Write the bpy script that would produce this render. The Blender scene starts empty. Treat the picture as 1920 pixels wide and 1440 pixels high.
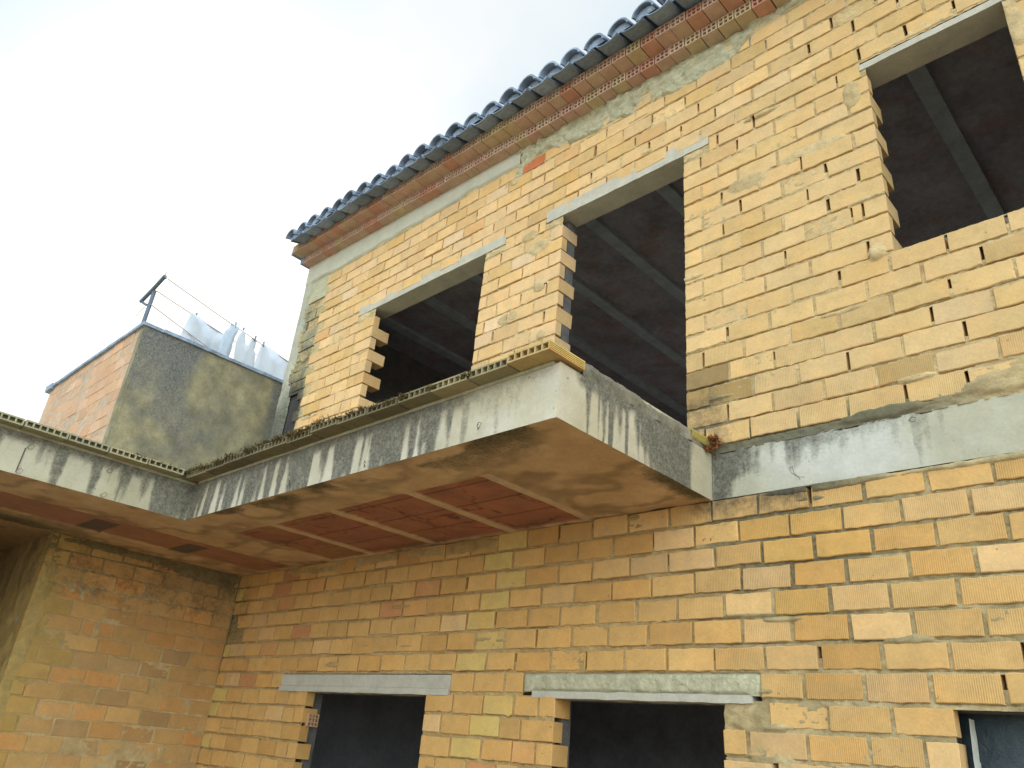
import bpy, math, random
import numpy as np
from mathutils import Matrix, Vector

random.seed(7); RNG = np.random.default_rng(7)
R = math.radians
C = bpy.context.scene.collection

# ------------------------------------------------------------------ camera
YAW, PITCH, ROLL = 0.7926, 0.4494, 0.0962
cy, sy, cp, sp = math.cos(YAW), math.sin(YAW), math.cos(PITCH), math.sin(PITCH)
F = Vector((-sy*cp, cy*cp, sp)); Rt = Vector((cy, sy, 0)); Up = Rt.cross(F)
cr, sr = math.cos(ROLL), math.sin(ROLL)
R2 = cr*Rt + sr*Up; U2 = -sr*Rt + cr*Up
cam_d = bpy.data.cameras.new('camera'); cam = bpy.data.objects.new('camera', cam_d); C.objects.link(cam)
M = Matrix(((R2.x, U2.x, -F.x), (R2.y, U2.y, -F.y), (R2.z, U2.z, -F.z))).to_4x4()
M.translation = Vector((2.2322, -3.3732, -0.436)); cam.matrix_world = M
cam_d.sensor_width = 36; cam_d.lens = 1444.2/1920*36; cam_d.clip_end = 2000; cam_d.clip_start = .05
sc = bpy.context.scene; sc.camera = cam
sc.view_settings.view_transform = 'Standard'; sc.view_settings.look = 'None'
sc.view_settings.exposure = 0.90; sc.view_settings.gamma = 1
sc.cycles.max_bounces = 8; sc.cycles.diffuse_bounces = 5

# ------------------------------------------------------------------ sky and sun
SUN = Vector((-.80, .267, .537)).normalized()
el = math.asin(SUN.z); az = math.atan2(SUN.x, SUN.y)
w = bpy.data.worlds.new('World'); sc.world = w; w.use_nodes = True
nt = w.node_tree; nt.nodes.clear(); N = nt.nodes.new; L = nt.links.new
sky = N('ShaderNodeTexSky'); sky.sky_type = 'NISHITA'; sky.sun_disc = False
sky.sun_elevation = el; sky.sun_rotation = az % (2*math.pi); sky.dust_density = 3
bg1 = N('ShaderNodeBackground'); bg1.inputs[1].default_value = .12; L(sky.outputs[0], bg1.inputs[0])
tc = N('ShaderNodeTexCoord')
nz = N('ShaderNodeTexNoise'); nz.inputs['Scale'].default_value = 3.1; nz.inputs['Detail'].default_value = 4; nz.inputs['Roughness'].default_value = .45
mp = N('ShaderNodeMapping'); mp.inputs['Location'].default_value = (5.7, .2, 3.4); mp.inputs['Scale'].default_value = (1, 1, 1.6)
L(tc.outputs['Generated'], mp.inputs[0]); L(mp.outputs[0], nz.inputs[0])
cr1 = N('ShaderNodeValToRGB'); cr1.color_ramp.elements[0].position = .42; cr1.color_ramp.elements[0].color = (.375, .455, .49, 1)
cr1.color_ramp.elements[1].position = .66; cr1.color_ramp.elements[1].color = (.485, .505, .515, 1)
L(nz.outputs[0], cr1.inputs[0])
dot = N('ShaderNodeVectorMath'); dot.operation = 'DOT_PRODUCT'; dot.inputs[1].default_value = (-.802, .300, .517); L(tc.outputs['Generated'], dot.inputs[0])
mr = N('ShaderNodeMapRange'); mr.interpolation_type = 'SMOOTHSTEP'; mr.inputs[1].default_value = .93; mr.inputs[2].default_value = 1.0; mr.inputs[3].default_value = 0; mr.inputs[4].default_value = 1; L(dot.outputs['Value'], mr.inputs[0])
mixs = N('ShaderNodeMix'); mixs.data_type = 'RGBA'; L(mr.outputs[0], mixs.inputs[0]); L(cr1.outputs[0], mixs.inputs[6]); mixs.inputs[7].default_value = (.60, .60, .595, 1)
# unseen sky opposite the sun is boosted to throw fill light on the facade
mr2 = N('ShaderNodeMapRange'); mr2.inputs[1].default_value = .6; mr2.inputs[2].default_value = -.4; mr2.inputs[3].default_value = 1.0; mr2.inputs[4].default_value = 4.3; L(dot.outputs['Value'], mr2.inputs[0])
bg2 = N('ShaderNodeBackground'); L(mixs.outputs[2], bg2.inputs[0]); L(mr2.outputs[0], bg2.inputs[1])
ms = N('ShaderNodeMixShader'); ms.inputs[0].default_value = .96; L(bg1.outputs[0], ms.inputs[1]); L(bg2.outputs[0], ms.inputs[2])
wo = N('ShaderNodeOutputWorld'); L(ms.outputs[0], wo.inputs[0])
sl = bpy.data.lights.new('sun', 'SUN'); sl.energy = 1.5; sl.angle = R(12); sl.color = (1, .95, .86)
so = bpy.data.objects.new('sun', sl); C.objects.link(so); so.rotation_euler = SUN.to_track_quat('Z', 'Y').to_euler()

# ------------------------------------------------------------------ numeric noise
_lat = np.random.default_rng(3).random((256, 256))
def vnoise(x, y):
    x = np.asarray(x, float); y = np.asarray(y, float)
    xi = np.floor(x).astype(int); yi = np.floor(y).astype(int); fx = x-xi; fy = y-yi
    fx = fx*fx*(3-2*fx); fy = fy*fy*(3-2*fy)
    a = _lat[xi & 255, yi & 255]; b = _lat[(xi+1) & 255, yi & 255]; c = _lat[xi & 255, (yi+1) & 255]; d = _lat[(xi+1) & 255, (yi+1) & 255]
    return (a*(1-fx)+b*fx)*(1-fy)+(c*(1-fx)+d*fx)*fy
def fbm(x, y, o=4):
    s = 0; a = .5
    for i in range(o): s = s+a*vnoise(x*2**i+17*i, y*2**i+5*i); a *= .5
    return s/(1-.5**o)
def sstep(a, b, x):
    t = np.clip((x-a)/(b-a), 0, 1); return t*t*(3-2*t)

# ------------------------------------------------------------------ materials
def mat(name, col=(.5, .5, .5), var=.25, objrand=0, dirt=False, vscale=6, bump=.4, bscale=60, rough=.92, attr=False, ribs=0.0, pits=0.0,
        col2=None, c2scale=2, c2range=(.5, .62), stain=None, bdist=.004):
    m = bpy.data.materials.new(name); m.use_nodes = True; nt = m.node_tree; b = nt.nodes['Principled BSDF']
    N = nt.nodes.new; L = nt.links.new
    b.inputs['Roughness'].default_value = rough; b.inputs['Specular IOR Level'].default_value = .25
    tc = N('ShaderNodeTexCoord'); co = tc.outputs['Object']
    def noise(s, d=5, r=.6):
        n = N('ShaderNodeTexNoise'); n.inputs['Scale'].default_value = s; n.inputs['Detail'].default_value = d; n.inputs['Roughness'].default_value = r
        L(co, n.inputs[0]); return n.outputs[0]
    def mrange(v, a, b_, c, d):
        n = N('ShaderNodeMapRange'); L(v, n.inputs[0])
        for i, q in enumerate((a, b_, c, d)): n.inputs[i+1].default_value = q
        return n.outputs[0]
    def mix(f, a, c, mode='MIX'):
        n = N('ShaderNodeMix'); n.data_type = 'RGBA'; n.blend_type = mode
        if hasattr(f, 'is_linked'): L(f, n.inputs[0])
        else: n.inputs[0].default_value = f
        for i, q in ((6, a), (7, c)):
            if hasattr(q, 'is_linked'): L(q, n.inputs[i])
            else: n.inputs[i].default_value = (*q, 1)
        return n.outputs[2]
    def math_(op, a, c):
        n = N('ShaderNodeMath'); n.operation = op
        for i, q in ((0, a), (1, c)):
            if hasattr(q, 'is_linked'): L(q, n.inputs[i])
            else: n.inputs[i].default_value = q
        return n.outputs[0]
    if attr:
        at = N('ShaderNodeAttribute'); at.attribute_name = 'col'; base = at.outputs['Color']; aux = at.outputs['Alpha']
    else:
        rgb = N('ShaderNodeRGB'); rgb.outputs[0].default_value = (*col, 1); base = rgb.outputs[0]; aux = None
    if ribs: base = mix(mrange(noise(4.5, 4, .6), .48, .72, 0, .38), base, mix(1.0, base, (1.0, .78, .52), 'MULTIPLY')); base = mix(mrange(noise(3.1, 3, .6), .55, .72, 0, .45), base, mix(1.0, base, (1.08, 1.08, 1.15), 'MULTIPLY'))
    if col2: base = mix(mrange(noise(c2scale, 5, .65), c2range[0], c2range[1], 0, 1), base, col2)
    lo = mrange(noise(vscale, 6, .65), .3, .7, 1-var, 1+var)
    g = N('ShaderNodeCombineColor'); [L(lo, g.inputs[i]) for i in range(3)]
    base = mix(1.0, base, g.outputs[0], 'MULTIPLY')
    n2 = mrange(noise(vscale*9, 4, .7), .3, .7, 1-var*.6, 1+var*.6)
    g2 = N('ShaderNodeCombineColor'); [L(n2, g2.inputs[i]) for i in range(3)]
    base = mix(1.0, base, g2.outputs[0], 'MULTIPLY')
    h = noise(bscale, 6, .7)
    if objrand:
        oi = N('ShaderNodeObjectInfo'); rv = mrange(oi.outputs['Random'], 0, 1, 1-objrand, 1+objrand); g3 = N('ShaderNodeCombineColor'); [L(rv, g3.inputs[i]) for i in range(3)]
        base = mix(1.0, base, g3.outputs[0], 'MULTIPLY')
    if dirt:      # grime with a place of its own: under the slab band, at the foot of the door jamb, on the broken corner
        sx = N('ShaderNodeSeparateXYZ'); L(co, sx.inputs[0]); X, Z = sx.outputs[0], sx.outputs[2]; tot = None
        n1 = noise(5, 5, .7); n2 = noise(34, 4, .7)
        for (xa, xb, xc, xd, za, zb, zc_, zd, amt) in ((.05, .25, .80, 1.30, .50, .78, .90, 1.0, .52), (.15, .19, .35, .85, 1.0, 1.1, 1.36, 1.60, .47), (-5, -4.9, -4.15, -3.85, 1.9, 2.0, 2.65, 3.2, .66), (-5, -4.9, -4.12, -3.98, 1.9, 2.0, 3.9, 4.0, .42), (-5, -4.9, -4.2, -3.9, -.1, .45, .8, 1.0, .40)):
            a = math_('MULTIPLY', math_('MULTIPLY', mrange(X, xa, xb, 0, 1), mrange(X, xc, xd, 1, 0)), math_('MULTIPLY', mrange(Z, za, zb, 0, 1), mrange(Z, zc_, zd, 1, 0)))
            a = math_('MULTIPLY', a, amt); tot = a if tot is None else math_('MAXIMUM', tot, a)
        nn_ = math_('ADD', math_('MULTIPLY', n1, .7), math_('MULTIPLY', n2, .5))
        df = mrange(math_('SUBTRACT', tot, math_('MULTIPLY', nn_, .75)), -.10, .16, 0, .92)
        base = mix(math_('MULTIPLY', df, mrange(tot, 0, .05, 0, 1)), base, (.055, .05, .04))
    if pits:
        pf = mrange(noise(38, 2, .5), .27, .22, 0, pits)
        base = mix(pf, base, (.10, .075, .045)); h = math_('SUBTRACT', h, pf)
    if ribs:
        wv = N('ShaderNodeTexWave'); wv.wave_type = 'BANDS'; wv.bands_direction = 'X'; wv.inputs['Scale'].default_value = 38; wv.inputs['Distortion'].default_value = .25
        wv.inputs['Detail'].default_value = 1; L(co, wv.inputs[0])
        rb = math_('MULTIPLY', wv.outputs['Fac'], aux); rb = math_('MULTIPLY', rb, mrange(noise(7, 3, .5), .35, .6, .35, 1.0))
        h = math_('ADD', h, math_('MULTIPLY', rb, -ribs))
        base = mix(math_('MULTIPLY', rb, .30), base, (.12, .075, .03))
    if stain:
        sa = N('ShaderNodeAttribute'); sa.attribute_name = 'stain'
        nn = math_('ADD', math_('MULTIPLY', noise(24, 6, .75), .6), math_('MULTIPLY', noise(110, 4, .7), .5))
        d = math_('SUBTRACT', sa.outputs['Fac'], math_('MULTIPLY', nn, 1.15))
        sf = mrange(d, -.42, .14, 0, .94)
        base = mix(sf, base, mix(mrange(noise(60, 4, .7), .4, .62, 0, 1), stain, tuple(q*2.1 for q in stain)))
    L(base, b.inputs['Base Color'])
    bm = N('ShaderNodeBump'); bm.inputs['Strength'].default_value = bump; bm.inputs['Distance'].default_value = bdist
    L(h, bm.inputs['Height']); L(bm.outputs[0], b.inputs['Normal'])
    return m

MT = {
 'brick': mat('brick_clay', attr=True, dirt=True, var=.13, vscale=9, bump=.55, bscale=45, ribs=.5, pits=.5),
 'mortar': mat('mortar', attr=True, dirt=True, var=.20, vscale=14, bump=.9, bscale=70, pits=.3, bdist=.008),
 'concrete': mat('slab_concrete', attr=True, var=.10, vscale=7, bump=.5, bscale=50, pits=.6, stain=(.065, .061, .048)),
 'lintel': mat('lintel_concrete', (.42, .39, .315), var=.14, vscale=9, bump=.4, bscale=80, pits=.2),
 'soffit': mat('soffit_concrete', (.38, .24, .12), var=.22, vscale=3, bump=.6, bscale=22, col2=(.20, .115, .055), c2scale=3, stain=(.07, .06, .03)),
 'joist': mat('joist_concrete', (.40, .26, .14), var=.15, vscale=12, bump=.7, bscale=60),
 'bovedilla': mat('ceramic_vault', (.30, .075, .03), var=.22, vscale=5, bump=.4, bscale=40, col2=(.20, .07, .035), c2scale=3),
 'plaster': mat('smooth_render', (.45, .43, .34), var=.10, vscale=5, bump=.35, bscale=30),
 'rough': mat('rough_mortar', (.44, .41, .275), var=.2, vscale=12, bump=1.0, bscale=55, bdist=.012),
 'oldrender': mat('mossy_render', (.27, .235, .14), var=.28, vscale=7, bump=.6, bscale=30, col2=(.17, .155, .11), c2scale=3.2, c2range=(.40, .66), stain=(.085, .085, .08)),
 'tile': mat('roof_tile_glare_blue', objrand=.25, col=(.22, .27, .35), var=.28, vscale=9, bump=.5, bscale=50, col2=(.15, .185, .235), c2scale=6, rough=.95),  # bluish cast of the lens glare is put into the tile colour
 'cornice': mat('cornice_brick', attr=True, var=.15, vscale=12, bump=.4, bscale=60),
 'dark_hole': mat('hole_shade', (.045, .04, .038), var=.2),
 'interior': mat('interior_render', (.34, .34, .36), var=.2, vscale=3, bump=.3),
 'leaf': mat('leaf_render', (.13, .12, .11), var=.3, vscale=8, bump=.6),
 'redroom': mat('interior_red_render', (.27, .195, .115), var=.2, vscale=3, bump=.3),
 'floor': mat('interior_floor', (.40, .38, .36), var=.2),
 'intjoist': mat('interior_joist_concrete', (.34, .36, .38), var=.2, vscale=8),
 'intvault': mat('interior_ceramic', (.27, .25, .27), var=.3, vscale=2.5, bump=.8, bscale=12, bdist=.01, col2=(.27, .20, .20), c2scale=4),
 'ground': mat('yard_earth', (.36, .28, .18), var=.2, vscale=.6, bump=.5, bscale=12, col2=(.26, .22, .15), c2scale=.5),
 'galv': mat('painted_steel', (.10, .13, .17), var=.15, vscale=12, rough=.5),
 'cord': mat('washing_cord', (.42, .34, .28), var=.1),
 'cloth': mat('white_cotton', (.55, .58, .63), var=.06, vscale=5, bump=.25, bscale=18, rough=.95),
 'cloth2': mat('pale_cotton', (.46, .52, .60), var=.08, vscale=8, bump=.25, bscale=18, rough=.95),
 'peg': mat('peg_plastic', (.14, .18, .24), var=.1, rough=.5),
 'rust': mat('rusty_wire', (.09, .06, .045), var=.3, vscale=60, rough=.8),
 'moss': mat('dry_moss', (.17, .13, .06), var=.4, vscale=30, col2=(.08, .08, .035), c2scale=9),
 'dryleaf': mat('dry_leaf', (.34, .15, .06), var=.35, vscale=60, col2=(.16, .08, .04), c2scale=40),
 'white': mat('flaking_whitewash', (.60, .60, .52), var=.12, vscale=20, bump=.5, bscale=40),
 'sheet': mat('dark_plastic_sheet', (.035, .05, .06), var=.3, vscale=4, rough=.3, bump=.6, bscale=9, bdist=.02),
}

# ------------------------------------------------------------------ mesh helpers
def tag(o, label=None, cat=None, group=None, kind=None):
    if label: o['label'] = label
    if cat: o['category'] = cat
    if group: o['group'] = group
    if kind: o['kind'] = kind
    return o
def link_mesh(name, verts, faces, material, parent=None, col=None, stain=None, smooth=False):
    me = bpy.data.meshes.new(name); me.from_pydata([tuple(v) for v in verts], [], [tuple(f) for f in faces]); me.validate(); me.update()
    return _finish(name, me, material, parent, col, stain, smooth)
def _finish(name, me, material, parent, col, stain, smooth):
    if col is not None:
        a = me.attributes.new('col', 'FLOAT_COLOR', 'POINT'); a.data.foreach_set('color', np.asarray(col, np.float32).ravel())
    if stain is not None:
        a = me.attributes.new('stain', 'FLOAT', 'POINT'); a.data.foreach_set('value', np.asarray(stain, np.float32).ravel())
    if smooth: me.polygons.foreach_set('use_smooth', [True]*len(me.polygons))
    me.materials.append(material)
    o = bpy.data.objects.new(name, me); C.objects.link(o)
    if parent is not None: o.parent = parent; o.matrix_parent_inverse = parent.matrix_world.inverted()
    return o
def empty(name, loc=(0, 0, 0)):
    o = bpy.data.objects.new(name, None); C.objects.link(o); o.location = loc; o.empty_display_size = .2
    o.matrix_world = Matrix.Translation(loc); return o
class MB:
    def __init__(s): s.v = []; s.f = []; s.c = []
    def add(s, vs, fs, col=None):
        n = len(s.v); s.v += [tuple(v) for v in vs]; s.f += [tuple(i+n for i in f) for f in fs]
        s.c += [tuple(col) if col is not None else (1, 1, 1, 0)]*len(vs)
    def box(s, x0, x1, y0, y1, z0, z1, col=None, jit=0):
        vs = [(x, y, z) for x in (x0, x1) for y in (y0, y1) for z in (z0, z1)]
        if jit: vs = [tuple(q+random.uniform(-jit, jit) for q in v) for v in vs]
        s.add(vs, [(0, 1, 3, 2), (4, 6, 7, 5), (0, 4, 5, 1), (2, 3, 7, 6), (0, 2, 6, 4), (1, 5, 7, 3)], col)
    def tube(s, pts, r, n=8, col=None, caps=True):
        pts = [Vector(p) for p in pts]; rings = []
        for i, p in enumerate(pts):
            d = (pts[min(i+1, len(pts)-1)]-pts[max(i-1, 0)]).normalized()
            a = d.cross(Vector((0, 0, 1))); a = a.normalized() if a.length > .01 else Vector((1, 0, 0)); b = d.cross(a)
            rr = r[i] if isinstance(r, (list, tuple)) else r
            rings.append([p+rr*(math.cos(t)*a+math.sin(t)*b) for t in [2*math.pi*k/n for k in range(n)]])
        vs = [v for q in rings for v in q]
        fs = [(i*n+k, i*n+(k+1) % n, (i+1)*n+(k+1) % n, (i+1)*n+k) for i in range(len(pts)-1) for k in range(n)]
        if caps: fs += [tuple(range(n))[::-1], tuple(range((len(pts)-1)*n, len(pts)*n))]
        s.add(vs, fs, col)
    def build(s, name, m, parent=None, smooth=False, use_col=False):
        return link_mesh(name, s.v, s.f, m, parent, s.c if use_col else None, None, smooth)

class Frame:      # a wall face: u along it, v up, d out of it
    def __init__(s, o, u, n): s.o = np.array(o, float); s.u = np.array(u, float); s.n = np.array(n, float)
    def P(s, u, v, d):
        u = np.asarray(u, float)[..., None]; v = np.asarray(v, float)[..., None]; d = np.asarray(d, float)[..., None]
        return s.o+u*s.u+v*np.array([0, 0, 1.])+d*s.n
MAIN = Frame((0, 0, 0), (1, 0, 0), (0, -1, 0))
WING = Frame((-4.4, 0, 0), (0, -1, 0), (1, 0, 0))       # u runs toward the camera side

def grid(name, fr, u0, u1, v0, v1, res, m, parent, dfun, colfun=None, stainfun=None, holes=(), keep=None, smooth=True, resv=None):
    nu = max(2, int(round((u1-u0)/res))+1); nv = max(2, int(round((v1-v0)/(resv or res)))+1)
    U, V = np.meshgrid(np.linspace(u0, u1, nu), np.linspace(v0, v1, nv), indexing='ij')
    D = dfun(U, V); P = fr.P(U, V, D).reshape(-1, 3)
    idx = np.arange(nu*nv).reshape(nu, nv)
    q = np.stack([idx[:-1, :-1], idx[1:, :-1], idx[1:, 1:], idx[:-1, 1:]], -1)
    if np.dot(np.cross(fr.u, (0, 0, 1)), fr.n) < 0: q = q[..., ::-1]
    uc = (U[:-1, :-1]+U[1:, 1:])/2; vc = (V[:-1, :-1]+V[1:, 1:])/2
    ok = np.ones(uc.shape, bool)
    for a, b, c, d in holes: ok &= ~((uc > a) & (uc < b) & (vc > c) & (vc < d))
    if keep is not None: ok &= keep(uc, vc)
    q = q[ok]
    me = bpy.data.meshes.new(name); me.vertices.add(nu*nv); me.vertices.foreach_set('co', P.astype(np.float32).ravel())
    n = len(q); me.loops.add(n*4); me.loops.foreach_set('vertex_index', q.astype(np.int32).ravel())
    me.polygons.add(n); me.polygons.foreach_set('loop_start', np.arange(0, n*4, 4, dtype=np.int32)); me.update(calc_edges=True)
    col = None
    if colfun is not None:
        c = colfun(U, V); col = np.concatenate([c.reshape(-1, 3), np.zeros((nu*nv, 1))], 1)
    st = stainfun(U, V).ravel() if stainfun is not None else None
    return _finish(name, me, m, parent, col, st, smooth)

# ------------------------------------------------------------------ brickwork
PITCH_C = .1171
def add_brick(mb, fr, u0, u1, v0, v1, d0, depth, col, rib, jit=.0016, cham=.0035):
    """one brick: chamfered front, slightly out of true"""
    tu = random.gauss(0, .0012); tv = random.gauss(0, .0012); rz = random.gauss(0, .0022)
    us = (u0, u1); vs = (v0, v1); pts = []
    sk = random.gauss(0, .0015)
    mid = ((u0+u1)/2, (v0+v1)/2)
    def dd(u, v): return d0+tu*(u-mid[0])/.12+tv*(v-mid[1])/.05
    n = 9 if u1-u0 > .16 else 5
    bot = [(u0+(u1-u0)*i/n, v0) for i in range(n+1)]; top = [(u1-(u1-u0)*i/n, v1) for i in range(n+1)]
    rim = []
    for q, (u, v) in enumerate(bot+top):
        corner = q in (0, n, n+1, 2*n+1); j = jit*(1.0 if corner else .8)
        if random.random() < (.06 if corner else .03): j = .0042
        sy_ = 1 if v == v0 else -1; sx_ = (1 if u == u0 else -1) if corner else 0
        e = abs(random.gauss(0, j)); rim.append((u+sx_*abs(random.gauss(0, j)), v+sy_*(e if j > .005 else random.gauss(0, j))+(u-mid[0])*rz*2))
    k = len(rim); ch = cham*random.uniform(.6, 1.2)
    for u, v in rim: pts.append((u, v, d0-depth))
    for u, v in rim: pts.append((u, v, dd(u, v)-ch))
    for u, v in rim:
        su = 1 if u < u0+.012 else (-1 if u > u1-.012 else 0); sv = 1 if v < mid[1] else -1
        pts.append((u+su*ch, v+sv*ch, dd(u, v)))
    P = fr.P([p[0] for p in pts], [p[1] for p in pts], [p[2] for p in pts])
    fs = [tuple(range(2*k, 3*k))]
    for i in range(k):
        j = (i+1) % k; fs += [(k+i, k+j, 2*k+j, 2*k+i), (i, j, k+j, k+i)]
    if np.dot(np.cross(fr.u, (0, 0, 1)), fr.n) < 0: fs = [f[::-1] for f in fs]
    mb.add(P, fs, (*col, rib))

def ccol(a, b, f=2.2, seed=0):
    a = np.array(a); b = np.array(b)
    def g(U, V):
        t = np.clip((fbm(U*f+seed, V*f*1.5, 4)-.32)*2.6, 0, 1)[..., None]; return a*(1-t)+b*t
    return g
def mixc(a, b, t): return tuple(x*(1-t)+y*t for x, y in zip(a, b))
UP_A = (.61, .392, .168); UP_B = (.63, .42, .215); UP_C = (.55, .345, .13); UP_O = (.52, .265, .095)
LO_A = (.54, .315, .105); LO_B = (.56, .345, .135); LO_C = (.50, .275, .085); LO_R = (.48, .205, .085); LO_Y = (.54, .385, .125)
def brick_colour(u, v, zone):
    r = random.random(); g = random.gauss(1, .055)
    if zone == 'up':
        t = sstep(-1.5, 1.5, u); c = mixc(UP_A, UP_B, random.random())
        if r < .16: c = mixc(c, UP_C, random.uniform(.4, 1))
        elif r < .21: c = mixc(c, UP_O, random.uniform(.2, .6))
        elif r < .32: c = mixc(c, (.60, .43, .27), random.uniform(.3, .8))
        c = mixc(c, mixc(c, (.50, .35, .15), .5), float(t))
    elif zone == 'lo':
        t = float(sstep(-.4, .6, u)); c = mixc(LO_A, mixc(LO_B, UP_C, .35), t*.9)
        if r < .25: c = mixc(c, LO_C, random.uniform(.4, 1))
        elif r < .36*(1-.5*t): c = mixc(c, LO_R, random.uniform(.3, .9))
        elif r < .44: c = mixc(c, UP_B, random.uniform(.2, .6))
    elif zone == 'wing':
        c = mixc((.50, .31, .11), (.46, .265, .10), random.random())
        if r < .22: c = mixc(c, (.50, .235, .07), random.uniform(.3, .8))
        elif r < .35: c = mixc(c, (.34, .22, .10), random.uniform(.4, 1))
    else:
        c = mixc((.50, .33, .22), (.50, .30, .18), random.random())
        if r < .2: c = mixc(c, (.50, .27, .17), .4)
    lum = .3*c[0]+.6*c[1]+.1*c[2]; c = mixc(c, (lum*1.05, lum, lum*.92), .02)
    return tuple(x*g for x in c)

JOINTS = {'up': [], 'lo': [], 'wing': [], 'box': []}
def brickwork(name, fr, u0, u1, zb, k0, k1, offs, opens, zone, parent, label=None, length=.25, jt=(.010, .014),
              rows_fix=None, skip=None, teeth=(), special=None, ribf=None, proud=.002, depth=.07, head=.016):
    mb = MB()
    for k in range(k0, k1):
        v0 = zb+k*PITCH_C; v1 = v0+PITCH_C-head*random.uniform(.85, 1.15)
        off = offs[k % 2]+random.uniform(-.02, .02)
        if rows_fix and k in rows_fix: off = rows_fix[k]
        # free runs of this course
        runs = [(u0, u1)]
        for a, b, c, d in opens:
            if v0 < d-.055 and v1 > c+.03:
                nr = []
                for p, q in runs:
                    if b <= p or a >= q: nr.append((p, q)); continue
                    if a > p: nr.append((p, a))
                    if b < q: nr.append((b, q))
                runs = nr
        for p, q in runs:
            cuts = []
            x = off+math.floor((p-off)/length)*length
            while x < q+length:
                if p+.055 < x < q-.055: cuts.append(x+random.gauss(0, .004))
                x += length
            tooth = None
            for (uj, z0, z1, par, dep_s, dep_l) in teeth:
                if abs(q-uj) < .01 and z0-.05 < v0 < z1:
                    if (k % 2) == par:
                        cuts = [c for c in cuts if c < q-.17]+[q-.118]; tooth = dep_l
                    else:
                        cuts = [c for c in cuts if c < q-.19]; tooth = dep_s
                        if q-(cuts[-1] if cuts else p) > .34: cuts.append(q-.235)
            e = [p]+sorted(cuts)+[q]
            JOINTS[zone] += [(c, v0, v1) for c in e[1:-1]]
            for i in range(len(e)-1):
                jl = random.uniform(*jt)/2
                a = e[i]+(jl if i > 0 else 0); b = e[i+1]-(jl if i < len(e)-2 else 0)
                if b-a < .02: continue
                uc = (a+b)/2; vc = (v0+v1)/2
                if skip and skip(uc, vc): continue
                col = brick_colour(uc, vc, zone); rib = (ribf(uc, vc) if ribf else (1 if random.random() < .25 else .25))
                dd = proud+random.gauss(0, .0018)+(random.random() < .04)*random.uniform(-.006, .006)
                dep = depth
                if tooth is not None and i == len(e)-2: dep = tooth; dd = proud
                if special:
                    s = special(uc, vc, k)
                    if s: col, dd2 = s; dd += dd2
                tilt = random.uniform(-.003, .003)
                add_brick(mb, fr, a, b, v0+random.uniform(-.0025, .0025)+tilt, v1+random.uniform(-.0035, .0035)+tilt, dd, dep, col, rib)
    o = mb.build(name, MT['brick'], parent, use_col=True)
    if label: o['label'] = label
    return o

def voids(zone, frac, seed):
    """keep() for a mortar sheet: drops the cells where an upright joint was left unfilled"""
    rr = random.Random(seed); sel = [(u, a, b, rr.uniform(.45, .98)) for u, a, b in JOINTS[zone] if rr.random() < frac]
    def keep(U, V):
        m = np.ones(U.shape, bool); uu = U[:, 0]; vv = V[0, :]
        for u, a, b, f in sel:
            i0, i1 = np.searchsorted(uu, (u-.013, u+.013)); h = b-a; j0, j1 = np.searchsorted(vv, (b-h*f, b-.004)); m[i0:i1, j0:j1] = False
        return m
    return keep
def patches_h(U, V, P):
    h = np.zeros(U.shape)
    for (u, v, su, sv, a) in P:
        r = ((U-u)/su)**2+((V-v)/sv)**2
        e = fbm(U*28+u*7, V*28, 3)*1.2
        h = np.maximum(h, a*sstep(1.3, .35, r*(.5+e)))
    return h

def box_minus(mb, u0, u1, v0, v1, y0, y1, opens):
    us = sorted({u0, u1, *[q for o in opens for q in o[:2] if u0 < q < u1]}); vs = sorted({v0, v1, *[q for o in opens for q in o[2:4] if v0 < q < v1]})
    for i in range(len(us)-1):
        col_runs = []
        for j in range(len(vs)-1):
            uc = (us[i]+us[i+1])/2; vc = (vs[j]+vs[j+1])/2
            if any(a < uc < b and c < vc < d for a, b, c, d in opens): continue
            mb.box(us[i], us[i+1], y0, y1, vs[j], vs[j+1])

# ================================================================== THE HOUSE
house = tag(empty('brick_house', (0, 0, -2.1)), 'unfinished two storey yellow brick house with empty openings and a concrete balcony slab', 'house')
ZU = 1.1123; ZB, ZT = .814, 1.065
W1 = (-3.055, -1.632, 1.93, 3.165); DR = (-.82, .188, 1.05, 3.165); W3 = (1.345, 2.005, 1.93, 3.150)
L1 = (-3.0, -1.675, -1.5, -.135); L2 = (-.632, .352, -2.1, -.135); L3 = (1.30, 2.35, -1.3, -.135)
XL, XR = -4.49, 4.5
def lint(a, b, e=.225): return (a-e, b+e)
UO = [W1, DR, W3]; LO = [L1, L2, L3]
# lintel courses also displace bricks
UL = [(-3.325, -1.412, 3.165, 3.262), (-.99, .372, 3.165, 3.285), (1.312, 2.06, 3.15, 3.21)]
LL = [(-3.375, -1.468, -.135, -.008), (-.875, .54, -.125, -.004)]

# --- upper wall bricks
def sp_up(u, v, k):
    if 1.30 < u < 1.58 and 1.17 < v < 1.26: return ((.42, .235, .09), 0)
    if 1.58 < u < 1.85 and 1.17 < v < 1.26: return ((.46, .36, .28), 0)
    if -1.32 < u < -.98 and 3.80 < v < 3.92: return ((.46, .15, .06), .001)
    if u < -4.05 and v > 1.9:
        return (mixc((.40, .34, .17), (.33, .30, .20), random.random()), -.022)
    if .19 < u < .60 and 1.3 < v < 1.58 and (u < .33 or v < 1.5): return (mixc((.42, .27, .10), (.27, .18, .08), random.random()), 0)
    return None
def skip_up(u, v):
    if -4.47 < u < -4.12 and 2.05 < v < 2.62 and not (2.46 < v < 2.54): return True
    for a, b in ((-4.05, 3.86), (-4.1, 3.60), (-4.12, 3.37)):
        if abs(u-a) < .09 and abs(v-b) < .05: return True
    for a, b, c, d in UL:
        if a-.02 < u < b+.02 and c-.02 < v < d-.035: return True
    return False
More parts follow.
